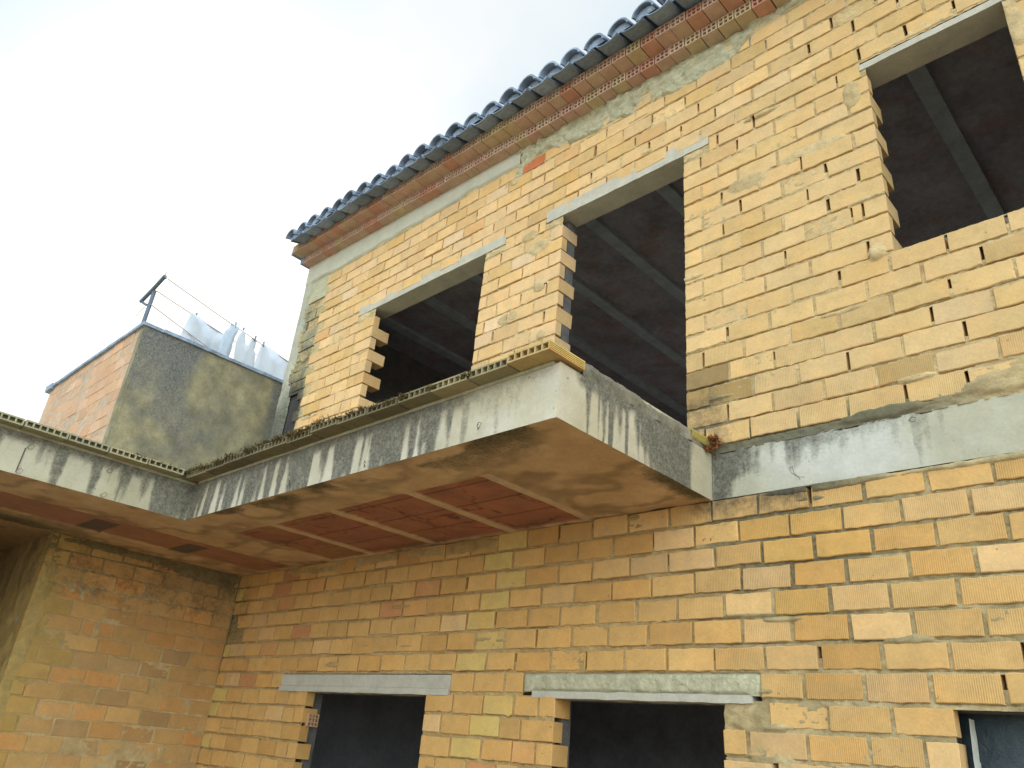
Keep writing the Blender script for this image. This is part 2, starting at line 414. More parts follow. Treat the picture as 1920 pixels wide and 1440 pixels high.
def rib_up(u, v): return 1.0 if (v < 1.5+.25*math.sin(u*3) and random.random() < .75) else random.choice([0, 0, .1, .25])
upper = brickwork('wall', MAIN, XL+.11, XR, ZU, 0, 24, (.065, .19), UO+[(a, b, c+.0, d-.02) for a, b, c, d in UL], 'up', house,
    'upper storey wall of pale yellow brick with three openings', teeth=[(W1[0], 1.9, 3.2, 1, .065, .19), (DR[0], 1.05, 3.2, 0, .06, .17), (W3[0], 1.9, 3.1, 1, .06, .17)],
    special=sp_up, skip=skip_up, ribf=rib_up, jt=(.007, .017), head=.014, proud=.003)

PU = [(.72, 3.185, .12, .022, .02), (1.27, 1.95, .045, .05, .025), (-1.05, 2.98, .13, .07, .010), (-1.15, 3.12, .09, .05, .012), (-1.3, 2.45, .12, .05, .008), (-1.0, 2.62, .07, .05, .011),
      (-1.38, 3.78, .05, .05, .012), (2.04, 2.95, .05, .14, .02), (.26, 3.12, .05, .03, .012), (1.25, 3.02, .05, .10, .012), (-3.6, 3.0, .1, .05, .006), (-3.25, 3.12, .08, .05, .01), (-.1, 3.36, .06, .02, .014),
      (1.0, 2.75, .22, .05, .0075), (.62, 2.72, .15, .07, .007), (-.95, 2.2, .05, .04, .012), (1.75, 1.13, .25, .05, .012), (1.2, 1.10, .2, .03, .012), (-4.2, 3.0, .06, .06, .006)]
for i in range(18): PU.append((random.uniform(-4, 3.2), random.uniform(1.2, 3.9), random.uniform(.04, .14), random.uniform(.008, .02), random.uniform(.007, .013)))
def perp_depth(U, V, zb, offs, keepfrac, seed, depth=.022):
    k = np.floor((V-zb)/PITCH_C).astype(int); vv = (V-zb)/PITCH_C-k
    off = np.where(k % 2 == 0, offs[0], offs[1]); j = np.round((U-off)/.25); du = np.abs(U-off-j*.25)
    h = _lat[(k*37+seed) & 255, (j.astype(int)*11+seed*3) & 255]
    inside = (du < .013) & (vv > .08) & (vv < .84)
    return np.where(inside & (h > keepfrac), -depth, 0.)
def d_up(U, V):
    n = fbm(U*60, V*60, 3)-.5; big = fbm(U*3, V*4, 3)
    vj = (V-ZU)/PITCH_C; vj = vj-np.floor(vj)
    d = -.0035+n*.016+(big-.5)*.006-.020*sstep(.945, .985, vj)*sstep(.40, .56, fbm(U*2.6, np.floor((V-ZU)/PITCH_C)*7.3, 4)+.07)
    d = np.where((U < -4.05) & (U > -4.38), d-.024, d)
    return np.maximum(d, patches_h(U, V, PU)+n*.006-.001+np.where(patches_h(U, V, PU) > .001, 0, -1))
def c_mortar(a, b, f=5):
    a = np.array(a); b = np.array(b)
    def g(U, V):
        t = fbm(U*f, V*f, 4)[..., None]; t = np.clip((t-.3)*2.2, 0, 1); return a*(1-t)+b*t
    return g
def c_up(U, V):
    c = c_mortar((.42, .31, .155), (.56, .42, .225), 9)(U, V)
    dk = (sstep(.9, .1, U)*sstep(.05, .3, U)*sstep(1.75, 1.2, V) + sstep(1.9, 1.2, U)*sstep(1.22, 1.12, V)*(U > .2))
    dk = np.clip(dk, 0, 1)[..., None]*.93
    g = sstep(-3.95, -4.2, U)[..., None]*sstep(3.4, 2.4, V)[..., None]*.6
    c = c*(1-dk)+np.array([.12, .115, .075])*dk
    return c*(1-g)+np.array([.15, .145, .12])*g
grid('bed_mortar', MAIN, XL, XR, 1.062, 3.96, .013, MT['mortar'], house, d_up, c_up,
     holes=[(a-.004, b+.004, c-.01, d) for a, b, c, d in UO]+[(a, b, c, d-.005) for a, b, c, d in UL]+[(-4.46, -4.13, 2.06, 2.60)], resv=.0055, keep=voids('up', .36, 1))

# --- lower wall bricks
yel = {6: -1.07, 5: -1.13, 3: -1.17, 2: -1.19, 1: -1.17, 0: -1.24, -1: -1.235, -2: -1.06, -3: -1.21, -4: -1.3, 4: -1.1}
ycor = {5: .0, 2: 0, -2: 0, -1: 0, -5: 0}
def sp_lo(u, v, k):
    if k in yel and abs(u-yel[k]) < .09: return (mixc(LO_Y, LO_B, random.random()*.3), .001)
    if k in (5, 1, -2, -3, -5) and u < -4.2: return (LO_Y, .001)
    if k in (2, 3) and u < -4.25: return ((.13, .13, .06), -.01)
    if .55 < u < 1.0 and k in (5, 4, 2, 1) and random.random() < .35: return ((.52, .31, .10), .001)
    return None
def skip_lo(u, v):
    for a, b, c, d in LL:
        if a-.02 < u < b+.02 and c-.02 < v < d-.03: return True
    if .45 < u < .55 and -.24 < v < -.15: return True
    return False
def rib_lo(u, v): return 1.0 if (u > .2 and random.random() < .6) else 0.15
# header columns beside the yellow stack are opened up by the vertical toothing at u = -1.15
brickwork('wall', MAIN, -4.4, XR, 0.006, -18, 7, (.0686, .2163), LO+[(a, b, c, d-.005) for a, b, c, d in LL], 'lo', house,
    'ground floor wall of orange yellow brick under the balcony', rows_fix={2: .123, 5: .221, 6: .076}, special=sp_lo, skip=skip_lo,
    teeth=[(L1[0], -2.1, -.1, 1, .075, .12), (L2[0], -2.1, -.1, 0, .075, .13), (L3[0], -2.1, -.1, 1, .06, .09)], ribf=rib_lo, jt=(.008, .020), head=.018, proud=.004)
PL = [(.50, -.21, .065, .055, .006), (.62, -.37, .07, .06, .005), (.52, -.33, .05, .07, .005), (.9, .80, .35, .02, .012), (-.15, .79, .05, .02, .01), (1.6, .80, .4, .015, .012), (2.3, .8, .3, .02, .015),
      (-.59, -.285, .05, .03, .02), (-.6, -.52, .04, .03, .015), (-1.6, .77, .5, .045, .006), (-2.9, .78, .9, .05, .006), (.32, .60, .10, .05, .004)]
for i in range(34): PL.append((random.uniform(-4.2, 3), random.uniform(-.6, .75), random.uniform(.05, .16), random.uniform(.006, .02), random.uniform(.005, .010)))
def d_lo(U, V):
    n = fbm(U*60+9, V*60, 3)-.5
    d = -.005+n*.020+(fbm(U*3, V*4, 3)-.5)*.006
    vj = (V-.006)/PITCH_C; vj = vj-np.floor(vj); d = d-.016*sstep(.93, .97, vj)*sstep(.46, .60, fbm(U*2.3+5, np.floor((V-.006)/PITCH_C)*5.1, 4))
    ph = patches_h(U, V, PL)
    return np.where(ph > .001, np.maximum(d, ph+n*.006), d)
def c_lo(U, V):
    c = c_mortar((.36, .235, .095), (.43, .30, .14))(U, V)
    r = sstep(-.4, .8, U)[..., None]; c = c*(1-r)+c_mortar((.30, .235, .12), (.46, .36, .195), 11)(U, V)*r
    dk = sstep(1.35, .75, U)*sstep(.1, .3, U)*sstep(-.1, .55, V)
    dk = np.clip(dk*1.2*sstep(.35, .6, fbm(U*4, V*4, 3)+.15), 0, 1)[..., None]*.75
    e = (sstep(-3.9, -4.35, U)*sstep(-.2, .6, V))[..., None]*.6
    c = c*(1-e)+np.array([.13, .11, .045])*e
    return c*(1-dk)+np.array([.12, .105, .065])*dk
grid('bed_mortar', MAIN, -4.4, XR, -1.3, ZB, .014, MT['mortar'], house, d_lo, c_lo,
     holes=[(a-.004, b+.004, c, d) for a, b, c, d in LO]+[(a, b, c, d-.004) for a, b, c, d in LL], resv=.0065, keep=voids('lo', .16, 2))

# inner leaves and rooms
mb = MB()
def grow(o, l, r=.0): return (o[0]-l, o[1]+r, o[2]-.0, o[3])
box_minus(mb, XL+.03, XR, ZT+.02, 3.64, .075, .155, [(W1[0]-.16, W1[1]+.03, W1[2]+.02, W1[3]+.02), (DR[0]-.012, DR[1]+.02, ZT+.02, DR[3]+.02), (W3[0]-.14, W3[1]+.03, W3[2]+.02, W3[3]+.02)])
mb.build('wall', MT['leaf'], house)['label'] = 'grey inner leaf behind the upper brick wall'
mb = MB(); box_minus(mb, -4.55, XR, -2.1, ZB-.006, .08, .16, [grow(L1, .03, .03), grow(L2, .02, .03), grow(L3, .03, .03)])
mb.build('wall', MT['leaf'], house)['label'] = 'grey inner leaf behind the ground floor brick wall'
mb = MB()
box_minus(mb, -4.7, XR, -2.1, 5.6, 4.9, 5.1, [(-1.6, .2, 1.1, 3.1), (1.4, 3.0, 1.3, 3.1)]); mb.box(XR, XR+.12, .0, 5.1, -2.1, 5.6); mb.box(-4.66, -4.56, .0, 4.9, -2.1, ZB-.01)  # unseen back openings added to let light into the upper rooms

mb.build('partition', MT['interior'], house)
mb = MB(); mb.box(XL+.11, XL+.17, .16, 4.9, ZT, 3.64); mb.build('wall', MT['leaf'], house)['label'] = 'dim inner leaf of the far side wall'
mb = MB(); mb.box(XL+.0, XL+.10, .02, 4.9, ZT, 3.95); mb.build('wall', MT['plaster'], house)['label'] = 'rendered side wall at the far end of the upper storey'
# upper ceiling with joists
mb = MB(); mb.box(XL+.1, XR, .16, 4.9, 3.64, 3.74); mb.build('ceiling', MT['intvault'], house)
for x in (-3.85, -3.15, -2.45, -1.76, -1.07, -.37, .33, 1.46-.0, 2.1, 2.8, 3.5):
    mb = MB(); mb.box(x-.055, x+.055, .16, 4.9, 3.60, 3.642); mb.build('ceiling_joist', MT['intjoist'], house)
mb = MB(); mb.box(-7.0, XR, .17, 4.9, ZB+.004, ZT); mb.build('upper_floor', MT['floor'], house)
mb = MB(); mb.box(-7.0, XR, .17, 4.9, -2.14, -2.09); mb.build('floor', MT['floor'], house)

# --- lintels
def lintel(x0, x1, z0, z1, depth, lip=None, label=None, proud=.004, m='lintel'):
    mb = MB(); n = 26
    for i in range(n):
        a = x0+(x1-x0)*i/n; b = x0+(x1-x0)*(i+1)/n
    vs = []; fs = []
    prof = [(proud, z0), (proud, z1), (-depth, z1), (-depth, z0)] if not lip else \
           [(proud+.010, z0), (proud+.010, z0+lip), (proud, z0+lip+.006), (proud, z1), (-depth, z1), (-depth, z0)]
    for i in range(n+1):
        x = x0+(x1-x0)*i/n; j = .0022*(fbm(x*14, z0*3, 3)-.5)*2; j2 = .004*(fbm(x*25, 4+z0, 3)-.5)*2
        for q, (d, z) in enumerate(prof): vs.append((x, -(d+j), z+(j2 if q in (0, 1) else 0)))
    k = len(prof)
    for i in range(n):
        for q in range(k): fs.append((i*k+q, i*k+(q+1) % k, (i+1)*k+(q+1) % k, (i+1)*k+q))
    fs += [tuple(range(k)), tuple(range(n*k, n*k+k))[::-1]]
    mb.add(vs, [f[::-1] for f in fs]); o = mb.build('lintel', MT[m], house); 
    if label: o['label'] = label
lintel(-3.325, -1.412, 3.165, 3.252, .17, label='grey concrete lintel over the smaller upper window')
lintel(-.985, .372, 3.165, 3.270, .17, label='grey concrete lintel over the balcony door opening')
lintel(1.312, 2.06, 3.150, 3.192, .17, label='thin grey lintel over the window at the right edge')
lintel(-3.375, -1.468, -.135, -.018, .12, lip=.035, label='smooth grey lintel with a lower lip')
lintel(-.80, .50, -.135, -.100, .12, label='lintel buried in rough mortar')
def rough_patch(name, fr, u0, u1, v0, v1, res, m, parent, d0, amp, lo=None, hi=None, f=22, seed=0, col=None):
    lo = lo or (lambda U: v0+0*U); hi = hi or (lambda U: v1+0*U)
    def dfun(U, V):
        n = fbm(U*f+seed, V*f, 4)-.5; rn = np.abs(fbm(U*f*1.5+seed, V*f*2.1+3, 4)-.5)
        edge = np.minimum(np.minimum(V-lo(U), hi(U)-V), np.minimum(U-u0, u1-U)); e = sstep(0, .018, edge)
        return -.012+(d0+.012)*e+amp*n*e-rn*amp*.7*e
    return grid(name, fr, u0, u1, v0, v1, res, MT[m], parent, dfun, keep=lambda U, V: (V > lo(U)-.004) & (V < hi(U)+.004))
rough_patch('mortar_bedding', MAIN, -.875, .545, -.104, -.006, .006, 'rough', house, .006, .016, lo=lambda U: -.103+.006*(fbm(U*8, U*0, 3)-.5)-.03*(sstep(-.78, -.86, U)+sstep(.46, .52, U)))

# --- plaster band and rough mortar under the eaves
def zcor(x): return 4.018-.037*x
def lo_s(U): return 3.935-.006*(U+2.5)+.018*(fbm(U*6, U*0, 3)-.5)*2+.03*sstep(-2.1, -1.95, U)*sstep(-1.8, -1.9, U)
def lo_r(U):
    st = .5*np.abs(((U*1.0+.2)/.52) % 1-.5)
    return 3.81+.10*(fbm(U*2.3+4, U*0, 4)-.5)*2+.11*sstep(.5, .75, U)+.11*np.exp(-((U+1.13)/.17)**4)
def plast(name, u0, u1, m, lo, d0, amp, f, res, lab):
    def dfun(U, V):
        n = fbm(U*f, V*f, 5)-.5; rn = np.abs(fbm(U*f*1.3+7, V*f*2.2+3, 4)-.5)
        e = sstep(-.004, .010, V-lo(U)); return -.01+(d0+.01)*e+amp*n*e-rn*amp*.8*e
    o = grid(name, MAIN, u0, u1, 3.70, 4.24, res, MT[m], house, dfun, keep=lambda U, V: (V > lo(U)-.006)); o['label'] = lab
plast('render_band', XL, -1.33, 'plaster', lo_s, .016, .004, 6, .012, 'smooth grey render band under the eaves')
plast('render_band', -1.36, XR, 'rough', lo_r, .018, .075, 15, .0085, 'coarse thrown mortar band under the eaves')
# backing of the wall behind the bands, the strip of render down the corner
mb = MB(); mb.box(XL, XR, .010, .16, 3.68, 4.6); mb.build('wall_head', MT['rough'], house)
grid('corner_render', MAIN, XL, XL+.135, 1.07, 3.952, .012, MT['concrete'], house, lambda U, V: .006+(fbm(U*12, V*12, 4)-.5)*.012-.05*(U > XL+.085+.05*fbm(U*0, V*7, 3)), ccol((.40, .39, .30), (.34, .33, .26), 3),
     lambda U, V: np.clip(sstep(3.1, 2.1, V)*.8+.5*(fbm(U*9, V*5, 3)-.4), 0, 1))
mb = MB(); mb.box(-4.46, -4.0, .055, .072, 2.0, 2.66); mb.build('cavity_back', MT['dark_hole'], house)  # near-black sheet paints the shade inside the hole of missing bricks

# --- brick cornice: two corbelled courses of hollow bricks laid end on
def hollow_end(mb, cx, y0, z0, w=.115, h=.088, depth=.14, col=(1, 1, 1), axis='y', holes=(3, 2), t=.011, sgn=-1):
    """a hollow brick whose pierced end looks along -y (or +x when axis is x)"""
    def bx(a0, a1, d0, d1, zz0, zz1, c):
        if axis == 'y': mb.box(cx+a0, cx+a1, y0-d1*0+min(d0, d1), y0+max(d0, d1), zz0, zz1, c)
        else: mb.box(y0-max(d0, d1), y0-min(d0, d1), cx+a0, cx+a1, zz0, zz1, c)
    nx, nz_ = holes; c4 = (*col, 0); dk = tuple(q*.5 for q in col)+(0,)
    bx(-w/2, w/2, .035, depth, z0, z0+h, c4)
    tw = t
    for i in range(nx+1):
        a = -w/2+(w-tw)*i/nx; bx(a, a+tw, 0, .036, z0, z0+h, c4)
    for j in range(nz_+1):
        z = z0+(h-tw)*j/nz_; 
        for i in range(nx):
            a = -w/2+(w-tw)*i/nx+tw; b = -w/2+(w-tw)*(i+1)/nx; bx(a, b, .0006, .036, z, z+tw, c4)
for row, (yy, dz) in enumerate(((-.11, 0), (-.23, .087))):
    mb = MB(); x = XL+.05-(.04 if row else 0)-.0
    while x < XR:
        r = random.random(); c = mixc((.46, .28, .22), (.46, .33, .24), random.random())
        if r < .2: c = (.46, .35, .22)
        elif r < .33: c = (.46, .24, .17)
        hollow_end(mb, x+random.uniform(-.002, .002), yy+random.uniform(-.004, .004), zcor(x)+dz+random.uniform(-.0015, .0015), w=.1145, col=c, depth=.26, h=.083)
        x += .1225
    o = mb.build('cornice_course', MT['cornice'], house, use_col=True); o['label'] = ('lower', 'upper')[row]+' course of hollow bricks laid end on under the tiles'
# mortar fill between courses
mb = MB(); mb.box(XL+.02, XR, -.02, .15, 4.21, 4.32); mb.build('cornice_bedding', MT['dark_hole'], house)
# the corbelled return at the gable corner
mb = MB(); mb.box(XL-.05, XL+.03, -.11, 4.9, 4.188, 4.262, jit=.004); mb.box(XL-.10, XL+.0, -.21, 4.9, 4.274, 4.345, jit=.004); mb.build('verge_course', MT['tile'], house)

# --- roof of barrel tiles
roof_mb = MB(); SL = .30
ZL_, ZR_ = 4.385, 4.15
roof_mb.add([(XL-.12, -.10, ZL_), (XR+.1, -.10, ZR_), (XR+.1, 5.2, ZR_+5.3*SL), (XL-.12, 5.2, ZL_+5.3*SL), (XL-.12, -.10, ZL_-.03), (XR+.1, -.10, ZR_-.03), (XR+.1, 5.2, ZR_-.05+5.3*SL), (XL-.12, 5.2, ZL_-.05+5.3*SL)],
            [(0, 1, 2, 3), (7, 6, 5, 4), (0, 4, 5, 1), (1, 5, 6, 2), (2, 6, 7, 3), (3, 7, 4, 0)])
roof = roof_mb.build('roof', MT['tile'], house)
def tile_mesh(convex, y0, length, r0, r1, th=.015, n=12, sweep=172, sq=1.03):
    """half-barrel tile running up the slope from y0; origin on its axis at y=0"""
    vs = []; a0 = math.radians((180-sweep)/2)
    for (y, r) in ((y0, r0), (y0+length, r1)):
        zc = (y-y0)*SL
        for rr in (r, r-th):
            for i in range(n+1):
                t = a0+(math.pi-2*a0)*i/n; s = 1 if convex else -1
                vs.append((rr*math.cos(t), y, zc+s*rr*math.sin(t)*sq))
    k = n+1; fs = []
    for i in range(n):
        fs += [(i, i+1, 2*k+i+1, 2*k+i), (k+i+1, k+i, 3*k+i, 3*k+i+1), (i+1, i, k+i, k+i+1), (2*k+i, 2*k+i+1, 3*k+i+1, 3*k+i)]
    fs += [(0, 2*k, 3*k, k), (n, k+n, 3*k+n, 2*k+n)]
    if not convex: fs = [f[::-1] for f in fs]
    return vs, fs
def ztile(x): return 4.247-.026*(x+1.2)
PT = .2135; x = -4.37; i = 0
vs, fs = tile_mesh(True, 0, .46, .092, .078); 
me_cover = None
while x < XR+.05:
    yo = random.uniform(-.012, .012); zc = ztile(x)+random.uniform(-.006, .006)
    if me_cover is None:
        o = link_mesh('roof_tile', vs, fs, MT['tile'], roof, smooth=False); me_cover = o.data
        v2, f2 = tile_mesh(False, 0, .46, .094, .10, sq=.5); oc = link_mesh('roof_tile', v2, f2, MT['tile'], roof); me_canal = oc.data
        pass
    else:
        o = bpy.data.objects.new('roof_tile', me_cover); C.objects.link(o); o.parent = roof
        oc = bpy.data.objects.new('roof_tile', me_canal); C.objects.link(oc); oc.parent = roof
    o.location = (x, -.385+yo, zc+.0); o.rotation_euler = (0, R(random.uniform(-5, 5)), R(random.uniform(-2.5, 2.5)))
    oc.location = (x+PT/2, -.372+yo*.5, zc-.020); oc.rotation_euler = (0, R(random.uniform(-2, 2)), 0)
    i += 1; x += PT
# upper courses of tiles in one corrugated sheet, and the mortar plugging the tile mouths
mb = MB(); x = -4.37
while x < XR+.05:
    for q in range(12):
        y = -.385+.40*(q+1); mb.add([(a+x, b+y, c+ztile(x)+.40*(q+1)*SL+.012) for a, b, c in vs], fs)
        mb.add([(a+x+PT/2, b+y, c+ztile(x)+.01+.40*(q+1)*SL+.012) for a, b, c in v2], f2)
    x += PT
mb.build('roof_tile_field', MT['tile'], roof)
mb = MB(); x = -4.37
while x < XR:
    n = 9; yb = -.335+random.uniform(-.02, .02); r = .080
    ring = [(x+r*math.cos(math.pi*k/n), yb, ztile(x)+.0+r*math.sin(math.pi*k/n)*1.0) for k in range(n+1)]
    back = [(a, b+.2, c+.06) for a, b, c in ring]
    mb.add(ring+back, [tuple(range(n+1))[::-1]]+[(k, k+1, n+2+k, n+1+k) for k in range(n)])
    x += PT
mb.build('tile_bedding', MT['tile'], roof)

# ------------------------------------------------------------------ slab, balcony and wing roof
XLs, XRs, YF = -2.967, .331, -1.231
FRONT = Frame((0, YF, 0), (1, 0, 0), (0, -1, 0)); SIDE = Frame((XRs, 0, 0), (0, 1, 0), (1, 0, 0))
WEDGE = Frame((XLs, 0, 0), (0, 1, 0), (1, 0, 0)); BAND = Frame((0, .004, 0), (1, 0, 0), (0, -1, 0))
def streaks(U, V, S, topdark=.0, seed=0, wob=.006, base=.30):
    """runoff: every column of the face has its own strength, and the stronger it is the further down it runs"""
    t = np.clip((V-ZB)/(ZT-ZB), 0, 1.2)
    uu = U+wob*(fbm(V*7+seed, U*3, 3)-.5)*2
    c = base*(fbm(uu*5.5+seed, uu*0+1.5, 3)-.15)+.30*(vnoise(uu*38+seed, uu*0+7)-.5)+.22*(vnoise(uu*110+seed, uu*0+3)-.5)
    for (u, wd, ln, a) in S: c = c+a*(.35+.45*ln)*np.exp(-np.abs((uu-u)/(wd*1.05))**3)
    c = c+.18*(fbm(uu*30+seed, V*14, 4)-.5)
    s = sstep(-.10, .55, c-(1-t)*.42)
    band = topdark*sstep(.62, 1.0, t+.34*(fbm(U*6+seed, V*3, 4)-.5))
    return np.clip(np.maximum(s*.92, band), 0, .74)
def dconc(U, V): return (fbm(U*5, V*5, 4)-.5)*.004+(fbm(U*40, V*40, 2)-.5)*.0018
S_F = [(-2.90, .05, 1, .8), (-2.80, .018, .9, .75), (-2.72, .012, .8, .7), (-2.66, .03, 1, .8), (-2.53, .02, 1, .75), (-2.40, .055, 1, .85), (-2.27, .012, .8, .6), (-2.14, .06, .95, .9), (-2.03, .02, 1, .85), (-1.93, .045, .8, .75), (-1.80, .03, .95, .8),
       (-1.62, .075, .9, .85), (-1.50, .03, .6, .7), (-1.36, .04, .35, .8), (-1.205, .05, .95, .85), (-1.10, .02, .9, .8), (-1.00, .012, .7, .6), (-.86, .05, .9, .8), (-.77, .03, .7, .65), (-.70, .03, .95, .75), (-.60, .02, .8, .6), (-.50, .06, .55, .65), (-.42, .04, .8, .62),
       (-.33, .02, .9, .6), (-.23, .022, .85, .68), (-.09, .045, .75, .50), (.08, .05, .62, .42), (-.02, .01, .8, .4)]
def st_f(U, V):
    s = streaks(U, V, [(a, b*1.25, min(1, c*1.15), min(1, d*1.15)) for a, b, c, d in S_F], .95, 3, base=.42); s = np.where(U > -.25, np.minimum(s, s*.8+.0), s)
    return s*(1-.45*sstep(-.5, .15, U))*sstep(.36, .26, U)
S_W = [(-1.31, .10, 1, .95), (-1.45, .06, 1, .82), (-1.56, .03, .9, .6), (-1.69, .035, .9, .68), (-1.87, .03, 1, .74), (-2.09, .035, 1, .72), (-2.2, .05, .4, .55), (-2.45, .03, .9, .4), (-2.7, .05, .9, .6), (-3.0, .03, 1, .6), (-3.4, .06, .8, .6), (-3.9, .04, 1, .7), (-1.78, .02, .7, .4)]
def st_w(U, V): return streaks(U, V, S_W, .95, 8, base=.35)*.95
S_S = [(-1.03, .014, .85, .85), (-.955, .008, .5, .6), (-.915, .012, .8, .8), (-.865, .02, .9, .8), (-.80, .012, .5, .6), (-.745, .012, 1, .9), (-.65, .05, .65, .65), (-.57, .05, .8, .6), (-.50, .03, .95, .7), (-.42, .07, 1.1, .92), (-.33, .07, 1.1, .98), (-.26, .045, 1.1, .95), (-.22, .02, 1, .7)]
def st_s(U, V): return np.maximum(streaks(U, V, S_S, .95, 12, base=.3)*sstep(-1.17, -1.07, U)*sstep(-.12, -.24, U), .85*sstep(.03, .0, -U)*.5)
S_B = [(.42, .07, .8, .6), (.55, .06, .5, .45), (.66, .05, .7, .5), (.76, .04, .4, .4), (.88, .05, .3, .35), (1.05, .05, .3, .4), (1.22, .04, .8, .45), (1.32, .03, .9, .5), (1.42, .02, .8, .42), (1.36, .015, .9, .5), (1.60, .02, .6, .3), (.36, .03, 1.1, .85)]
def st_b(U, V):
    s = streaks(U, V, S_B, .55, 21, base=.15)*.75; s = s+.45*sstep(.50, .8, fbm(U*6, V*7, 4)+.16)*sstep(1.3, .4, U)
    return np.clip(s*sstep(2.0, 1.0, U), 0, .75)
cf = ccol((.41, .365, .25), (.51, .465, .37), 2.4); cb0 = ccol((.39, .365, .27), (.48, .47, .41), 2.6, 4)
slab_face = [
 grid('slab_face', FRONT, XLs, XRs, ZB, ZT, .0125, MT['concrete'], house, lambda U, V: dconc(U, V)*sstep(0, .02, np.minimum(U-XLs, XRs-U)), cf, st_f),
 grid('slab_face', SIDE, YF, 0, ZB, ZT+.004, .0125, MT['concrete'], house, lambda U, V: dconc(U+9, V)*sstep(0, .02, np.minimum(U-YF, -U)), ccol((.40, .35, .24), (.47, .42, .32), 3), st_s),
 grid('slab_face', WEDGE, -6.0, YF, ZB, ZT, .0125, MT['concrete'], house, lambda U, V: dconc(U+4, V)*sstep(0, .02, YF-U), ccol((.37, .335, .225), (.44, .405, .30), 3, 2), st_w),
 grid('slab_face', BAND, XRs, XR, ZB+.004, ZT+.004, .0125, MT['concrete'], house, lambda U, V: dconc(U+14, V), cb0, st_b, keep=lambda U, V: (V < ZT+.001-.010*np.clip(fbm(U*7, U*0+2, 4)-.3, 0, 1)) & (V > ZB+.014*np.clip(fbm(U*6, U*0+5, 4)-.35, 0, 1)))]
for o, l in zip(slab_face, ('front edge of the balcony slab, streaked black', 'short side edge of the balcony slab, black near the wall', 'edge of the wing roof slab with grey streaks', 'slab edge running flush along the wall')): o['label'] = l
mb = MB()   # the body of the slab, a hair inside the faces
mb.box(XLs+.003, XRs-.004, YF+.006, .16, ZB+.03, ZT-.004); mb.box(-9.0, XLs-.004, -6.0, .16, ZB+.03, ZT-.004); mb.box(XRs-.003, XR, .014, .165, ZB+.006, 1.10)
mb.build('slab', MT['soffit'], house)
# soffit (underside), frame: u=x, v mapped on y
class HFrame(Frame):
    def P(s, u, v, d):
        u = np.asarray(u, float); v = np.asarray(v, float); d = np.asarray(d, float)
        return np.stack([u+0*v, v+0*u, ZB-d+0*u], -1)
HF = HFrame((0, 0, 0), (1, 0, 0), (0, -1, 0))
JX = [-2.45, -1.76, -1.04, -.44]
def recess(U, V):      # depth of the ceramic vault panels behind the concrete
    ed = .004*(fbm(U*30, V*30, 3)-.5)*3
    a = (U > -2.95) & (U < -.43) & (V > -.86+ed) & (V < -.03)
    for j in JX: a &= ~((np.abs(U-j+.07*0) < .036+ed*.6))
    b = (U > -4.02+ed) & (U < -3.52+ed) & (V < -.02)
    return a, b
def d_sof(U, V):
    n = (fbm(U*12, V*12, 4)-.5)*.012+(fbm(U*2.5, V*2.5, 3)-.5)*.016; a, b = recess(U, V)
    d = n*.6+.001
    d = np.where(a, -.010+n*.3, d); d = np.where(b, -.010+n*.3, d)
    for (x, y) in ((-3.84, -1.49), (-3.86, -.77)):
        d = np.where((np.abs(U-x) < .19) & (np.abs(V-y) < .085), -.012, d)
    e = np.minimum(np.abs(V-YF), 1)*0+1
    near = np.where(U > XLs, np.minimum(V-YF, XRs-U), np.where(V < YF, XLs-U, 1.)); d = np.where(near < .03, np.maximum(d, -.004)*.2, d)
    return d
def c_sof(U, V):
    c = ccol((.38, .25, .135), (.45, .31, .18), 3.5)(U, V)
    wv = np.abs(fbm(U*2.2, V*3.5, 4)-.5)[..., None]; c = c*(.78+.45*sstep(.0, .12, wv))
    a, b = recess(U, V)
    red = ccol((.35, .135, .08), (.27, .12, .075), 7)(U, V)*(1-.5*((np.abs(((V+.03)/.25) % 1-.5) > .475)|(np.abs(fbm(U*3, V*3, 3)-.5) < .008)))[..., None]; redb = ccol((.34, .165, .10), (.31, .15, .09), 3)(U, V)
    dirt = sstep(.45, .62, fbm(U*3+3, V*5, 4))[..., None]*sstep(-1.2, -2.6, U)[..., None]*.6
    red = red*(1-dirt)+np.array([.30, .17, .08])*dirt
    stp = np.zeros(U.shape, bool)
    for j in JX: stp |= (np.abs(U-j) < .038)
    stp &= (V > -.88) & (U < -.3)
    c = np.where(stp[..., None], ccol((.54, .38, .24), (.48, .34, .21), 9)(U, V), c)
    c = np.where(a[..., None], red, c); c = np.where(b[..., None], redb, c)
    for (x, y) in ((-3.84, -1.49), (-3.86, -.77)):
        q = (np.abs(U-x) < .192) & (np.abs(V-y) < .087); c = np.where(q[..., None], np.array([.13, .095, .075]), c)
    ol = (sstep(-3.95, -4.3, U)*sstep(-.9, -1.8, V))[..., None]; c = c*(1-ol*.6)+np.array([.14, .13, .06])*ol*.6
    return c
def st_sof(U, V):
    near = np.where(U > XLs, V-YF, 9.)
    s = .75*sstep(.40, .0, near)*sstep(.45, .62, fbm(U*2.5+8, V*4, 4)+.12*sstep(-1.2, -.9, U)*sstep(-.2, -.6, U))
    ns = XRs-U; s = np.maximum(s, .95*sstep(.17, .02, ns+.10*(fbm(V*9, U*3, 3)-.5))*sstep(-.75, -.35, V)*sstep(.02, -.12, V))
    s = np.maximum(s, .55*sstep(.5, .66, fbm(U*3, V*6, 4))*sstep(-.25, -.0, V))
    s = np.maximum(s, .75*sstep(-1.3, -2.0, V)*sstep(-4.0, -4.35, U)*sstep(.3, .6, fbm(U*5, V*5, 4)+.1))
    return np.clip(s, 0, 1)
sofm = mat('soffit_mixed', attr=True, var=.14, vscale=6, bump=.6, bscale=35, stain=(.06, .05, .028))
